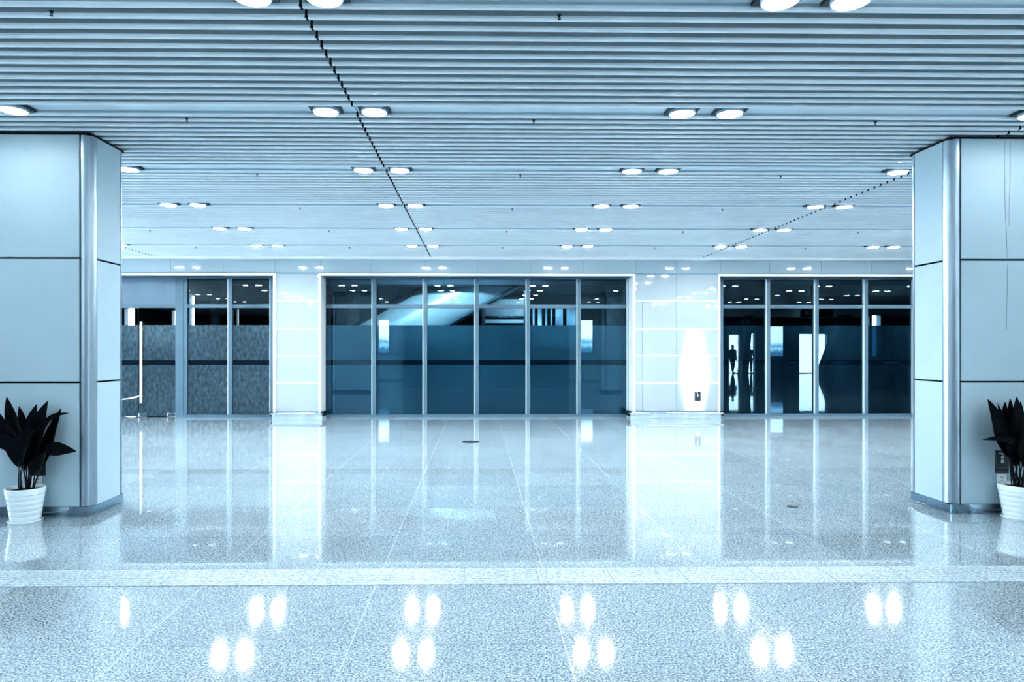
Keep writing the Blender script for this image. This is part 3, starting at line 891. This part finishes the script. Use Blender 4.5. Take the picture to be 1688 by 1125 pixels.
def poster(x, y, z, w, h, label, mat):
    p = empty('poster_lightbox', (x, y, z))
    box_obj('poster_frame', M['frame'], p, -w/2-.03, w/2+.03, -.06, 0, -h/2-.03, h/2+.03)
    box_obj('poster_sheet', mat, p, -w/2, w/2, .0, .006, -h/2, h/2)
    tag(p, label, 'poster', 'lit posters behind the camera')
yface = -1.9+CD/2
D = 2*YG-yface
for px, w, lab, sd in ((628, .78, 'lit poster with a building skyline, mirrored in second bay of centre window', 1), (965, .66, 'lit poster with a pale tower, mirrored in last bay of centre window', 2)):
    xx = (px-788)/F*D
    poster(xx, yface+.065, 1.5+(575-555)/F*D, w, 1.5, lab, poster_material('poster_picture_%d' % sd, sd))

# ------------------------------------------------------------------ hall behind the camera
wf = empty('wall_front', (0, 0, 0)); structure(wf, 'dark front wall of the hall with bright doorways')
bm = bm_new()
D1 = 2*YG-YB
def H_(px): return (px-788)/F*D1
ops = [(H_(1113), H_(1167), 0, 2.55), (H_(1204), H_(1222), 0, 2.35), (H_(1232), H_(1247), 0, 2.45), (H_(1321), H_(1368), 0, 2.4)]
ops.sort(); x = XL
for a, b, z0, z1 in ops:
    add_box(bm, x, a, YB-.3, YB, 0, 4.2); add_box(bm, a, b, YB-.3, YB, z1, 4.2); x = b
add_box(bm, x, XR, YB-.3, YB, 0, 4.2)
for a, b, c_, d in ((H_(1113), H_(1119), 2.6, 0), (H_(1167), H_(1161), 2.6, 0)):
    add_prism(bm, [(a, 0), (a, c_), (b+(b-a)*1.2, c_)], 'y', YB-.25, YB-.05)
obj('front_wall', bm, M['hallwall'], wf)
bm = bm_new(); add_box(bm, H_(1196), H_(1375), YB+.1, YB+1.9, .001, .012); mt = obj('reflection_break_mat', bm, M['rubber']); tag(mt, 'added dark mat breaking up the doorway reflections behind the camera', 'mat')  # unseen mat added so the floor mirrors less of the bright doorways
bm = bm_new()
for ya, yb, za, zb in ((YB-.3, 4.5, 0, 4.6), (13.6, YR+.3, 0, 4.6), (4.5, 13.6, 3.1, 4.6), (4.5, 13.6, 0, .1)): add_box(bm, XL-.3, XL, ya, yb, za, zb)
structure(obj('wall_left', bm, M['hallwall']))
bm = bm_new(); add_box(bm, XR, XR+.3, YB-.3, YR+.3, 0, 4.6); structure(obj('wall_right', bm, M['hallwall']))
wl = empty('window_4', (XL-.15, 9, 0)); structure(wl, 'glazed side opening letting daylight in beyond the left column')
for i in range(6):
    y = -4.5+9.1*i/5*.985+.03
    bm = bm_new(); add_box(bm, -.05, .05, y-.05, y+.05, .1, 3.1); obj('mullion', bm, M['frame'], wl)
# leaning pillars near the doorways
def leaning(px_b, px_t, w, y, label):
    D = 2*YG-y; xb, xt = (px_b-788)/F*D, (px_t-788)/F*D
    bm = bm_new(); add_prism(bm, [(xb-w/2, 0), (xb+w/2, 0), (xt+w/2, ZC-.005), (xt-w/2, ZC-.005)], 'y', y-.35, y+.35)
    tag(obj('leaning_pillar', bm, M['hallwall']), label, 'pillar', 'leaning pillars behind the camera')
leaning(1226, 1236, .32, -9.5, 'dark leaning pillar between two doorways, mirrored in first bay of right window')
leaning(1360, 1398, .5, -8.5, 'dark leaning pillar mirrored in third bay of right window')
def hanging_sign(px, py, w, h, y, label):
    D = 2*YG-y; xx, zz = (px-788)/F*D, 1.5+(575-py)/F*D
    s = empty('hanging_sign', (xx, y, zz))
    box_obj('sign_box', M['signdark'], s, -w/2, w/2, -.08, .08, -h/2, h/2, bevel=.01)
    for sx in (-.35, .35):
        bm = bm_new(); add_tube(bm, [(sx*w, 0, h/2), (sx*w, 0, ZC-zz+.02)], .015, 8); obj('hanger_rod', bm, M['steel'], s)
    bm = bm_new(); 
    for i in range(4): add_box(bm, -w*.38+i*w*.12, -w*.38+i*w*.12+w*.08, .081, .086, -h*.2, h*.25)
    obj('sign_marks', bm, M['white'], s)
    tag(s, label, 'sign', 'hanging signs behind the camera')
hanging_sign(1235, 531, 1.0, .28, -4, 'black hanging sign mirrored in first bay of right window')
hanging_sign(1350, 516, 1.6, .40, -4, 'long black hanging sign mirrored between second and third bay of right window')
Dp = 2*YG+3.0
poster((1281-788)/F*Dp, -2.9, 1.5+(575-563)/F*Dp, .66, 1.45, 'lit poster with a white block, mirrored in second bay of right window', poster_material('poster_picture_3', 3, sky=(.6, .72, .82)))

# two people standing in the doorways, mirrored in the right window
M['skin'] = principled('skin', (.30, .24, .22), .5)
M['darkcloth'] = principled('dark_clothing', (.02, .03, .045), .8, vary=.2, scale=20)
M['greycloth'] = principled('grey_clothing', (.10, .14, .18), .8, vary=.2, scale=20)
M['hair'] = principled('dark_hair', (.006, .007, .01), .6)
def skin_mesh(name, verts, edges, radii, mat, parent, root=0, sub=2):
    me = bpy.data.meshes.new(name); me.from_pydata(verts, edges, [])
    o = bpy.data.objects.new(name, me); COL.objects.link(o)
    m = o.modifiers.new('skin', 'SKIN'); m.use_smooth_shade = True
    for i, sv in enumerate(me.skin_vertices[0].data):
        r = radii[i]; sv.radius = r if isinstance(r, tuple) else (r, r); sv.use_root = (i == root)
    q = o.modifiers.new('sub', 'SUBSURF'); q.levels = q.render_levels = sub
    bpy.context.view_layer.update()
    dg = bpy.context.evaluated_depsgraph_get()
    new = bpy.data.meshes.new_from_object(o.evaluated_get(dg))
    bpy.data.objects.remove(o)
    new.materials.clear(); new.materials.append(mat)
    for p in new.polygons: p.use_smooth = True
    r = bpy.data.objects.new(name, new); COL.objects.link(r); r.parent = parent
    return r
def make_person(loc, rz, h, top, legs, label, step=.10, bag=False):
    p = empty('person', loc); k = h/1.72
    p.rotation_euler = (0, 0, rz); p.scale = (k, k, k)
    V = [(0, 0, .95), (0, 0, 1.10), (0, .01, 1.28), (0, .01, 1.41), (0, 0, 1.49), (0, -.01, 1.56), (0, -.02, 1.64), (0, -.01, 1.70)]
    E_ = [(i, i+1) for i in range(7)]
    R_ = [(.15, .11), (.135, .10), (.165, .11), (.12, .085), (.05, .05), (.068, .078), (.076, .09), (.045, .055)]
    for s in (-1, 1):
        n = len(V)
        V += [(s*.10, 0, .88), (s*.10, -.02-step*s*.3, .50), (s*.11, -step*s, .09), (s*.12, -step*s-.06, .035), (s*.125, -step*s-.16, .03)]
        E_ += [(0, n), (n, n+1), (n+1, n+2), (n+2, n+3), (n+3, n+4)]; R_ += [.092, .060, .042, .042, .032]
        n = len(V)
        V += [(s*.18, .01, 1.38), (s*.235, .03, 1.12), (s*.25, -.05, .89), (s*.25, -.065, .82)]
        E_ += [(3, n), (n, n+1), (n+1, n+2), (n+2, n+3)]; R_ += [.058, .042, .031, .028]
        w = n+2
        for j, (dx, dy, L) in enumerate(((-.002, -.032, .068), (0, -.012, .080), (0, .010, .076), (0, .030, .060))):
            n = len(V)
            V += [(s*.25+dx*s, -.065+dy, .775), (s*.248+dx*s, -.07+dy, .775-L*.55), (s*.240, -.073+dy, .775-L)]
            E_ += [(w+1, n), (n, n+1), (n+1, n+2)]; R_ += [.011, .009, .007]
        n = len(V)
        V += [(s*.238, -.10, .81), (s*.232, -.118, .775)]; E_ += [(w+1, n), (n, n+1)]; R_ += [.011, .008]
    body = skin_mesh('body', V, E_, R_, M['skin'], p)
    # clothes follow the body
    T = [(0, 0, .88), (0, 0, 1.10), (0, .01, 1.28), (0, .01, 1.42), (0, .005, 1.465)]; TE = [(i, i+1) for i in range(4)]; TR = [(.175, .135), (.16, .125), (.19, .135), (.135, .10), (.066, .066)]
    for s in (-1, 1):
        n = len(T); T += [(s*.18, .01, 1.385), (s*.235, .03, 1.12), (s*.25, -.045, .90)]; TE += [(3, n), (n, n+1), (n+1, n+2)]; TR += [.075, .06, .045]
    skin_mesh('jacket', T, TE, TR, top, p)
    L_ = [(0, 0, .93)]; LE = []; LR = [(.16, .125)]
    for s in (-1, 1):
        n = len(L_); L_ += [(s*.10, 0, .84), (s*.10, -.02-step*s*.3, .50), (s*.11, -step*s, .10)]; LE += [(0, n), (n, n+1), (n+1, n+2)]; LR += [.108, .08, .062]
    skin_mesh('trousers', L_, LE, LR, legs, p)
    skin_mesh('hair', [(0, .035, 1.60), (0, .035, 1.67), (0, .0, 1.715), (0, -.05, 1.70)], [(0, 1), (1, 2), (2, 3)], [(.07, .06), (.08, .075), (.075, .06), (.05, .03)], M['hair'], p)
    bm = bm_new()
    for s in (-1, 1):
        r = bmesh.ops.create_icosphere(bm, subdivisions=2, radius=.011); bmesh.ops.translate(bm, vec=(s*.031, -.098, 1.625), verts=r['verts'])
    obj('eyes', bm, M['hair'], p, smooth=True)
    bm = bm_new()
    add_tube(bm, [(0, -.096, 1.625), (0, -.117, 1.592), (0, -.098, 1.585)], [.008, .013, .009], 8)
    for s in (-1, 1):
        r = bmesh.ops.create_icosphere(bm, subdivisions=2, radius=.022); bmesh.ops.scale(bm, vec=(.4, .8, 1.4), verts=r['verts']); bmesh.ops.translate(bm, vec=(s*.078, .005, 1.615), verts=r['verts'])
    obj('nose_and_ears', bm, M['skin'], p, smooth=True)
    bm = bm_new(); add_tube(bm, [(-.024, -.088, 1.556), (0, -.097, 1.555), (.024, -.088, 1.556)], [.003, .006, .003], 8); obj('mouth', bm, M['skin'], p, smooth=True)
    return tag(p, label, 'person', 'people mirrored in the right window')
Dq = 2*YG+11.2
make_person(((1210-788)/F*Dq, -11.2, .013), PI*.9, 1.70, M['darkcloth'], M['darkcloth'], 'person in dark clothes standing in a doorway, mirrored in right window, first', step=.14)
make_person(((1238-788)/F*Dq, -11.2, .013), PI*1.05, 1.68, M['greycloth'], M['darkcloth'], 'person in a grey jacket in a narrow doorway, mirrored in right window, second', step=.05)

# ------------------------------------------------------------------ light
w = bpy.data.worlds.new('world'); scene.world = w; w.use_nodes = True
nt = w.node_tree; nt.nodes.clear()
o_ = N(nt, 'ShaderNodeOutputWorld'); b_ = N(nt, 'ShaderNodeBackground')
b_.inputs['Color'].default_value = (.78, .92, 1.0, 1); b_.inputs['Strength'].default_value = 8
nt.links.new(b_.outputs[0], o_.inputs['Surface'])
def area(name, loc, rot, size, power, col=(.85, .95, 1), sy=None):
    l = bpy.data.lights.new(name, 'AREA'); l.energy = power; l.color = col; l.size = size
    if sy: l.shape = 'RECTANGLE'; l.size_y = sy
    o = bpy.data.objects.new(name, l); COL.objects.link(o); o.location = loc; o.rotation_euler = rot
    return o
area('shutter_fill', (2.2, 21.5, 3.5), (math.radians(40), 0, 0), .8, 60, sy=.1)  # added fill light brightening the ribbed shutter, no fitting modelled
area('escalator_fill', (-.5, 14.86, 3.42), (math.radians(66), 0, 0), 3.0, 110, sy=.12)  # added fill light for the escalator, kept out of sight above the window head

scene.view_settings.view_transform = 'Standard'
scene.view_settings.look = 'High Contrast'
def portal(name, loc, rot, sx, sy):
    o = area(name, loc, rot, sx, 1, sy=sy); o.data.cycles.is_portal = True
portal('left_daylight_portal', (XL-.32, 9.05, 1.6), (0, -PI/2, 0), 3.0, 9.1)
scene.view_settings.exposure = .55
c = scene.cycles
c.max_bounces = 8; c.diffuse_bounces = 4; c.glossy_bounces = 5; c.transparent_max_bounces = 12; c.transmission_bounces = 4
c.sample_clamp_indirect = 6; c.caustics_reflective = False; c.caustics_refractive = False
c.use_denoising = True
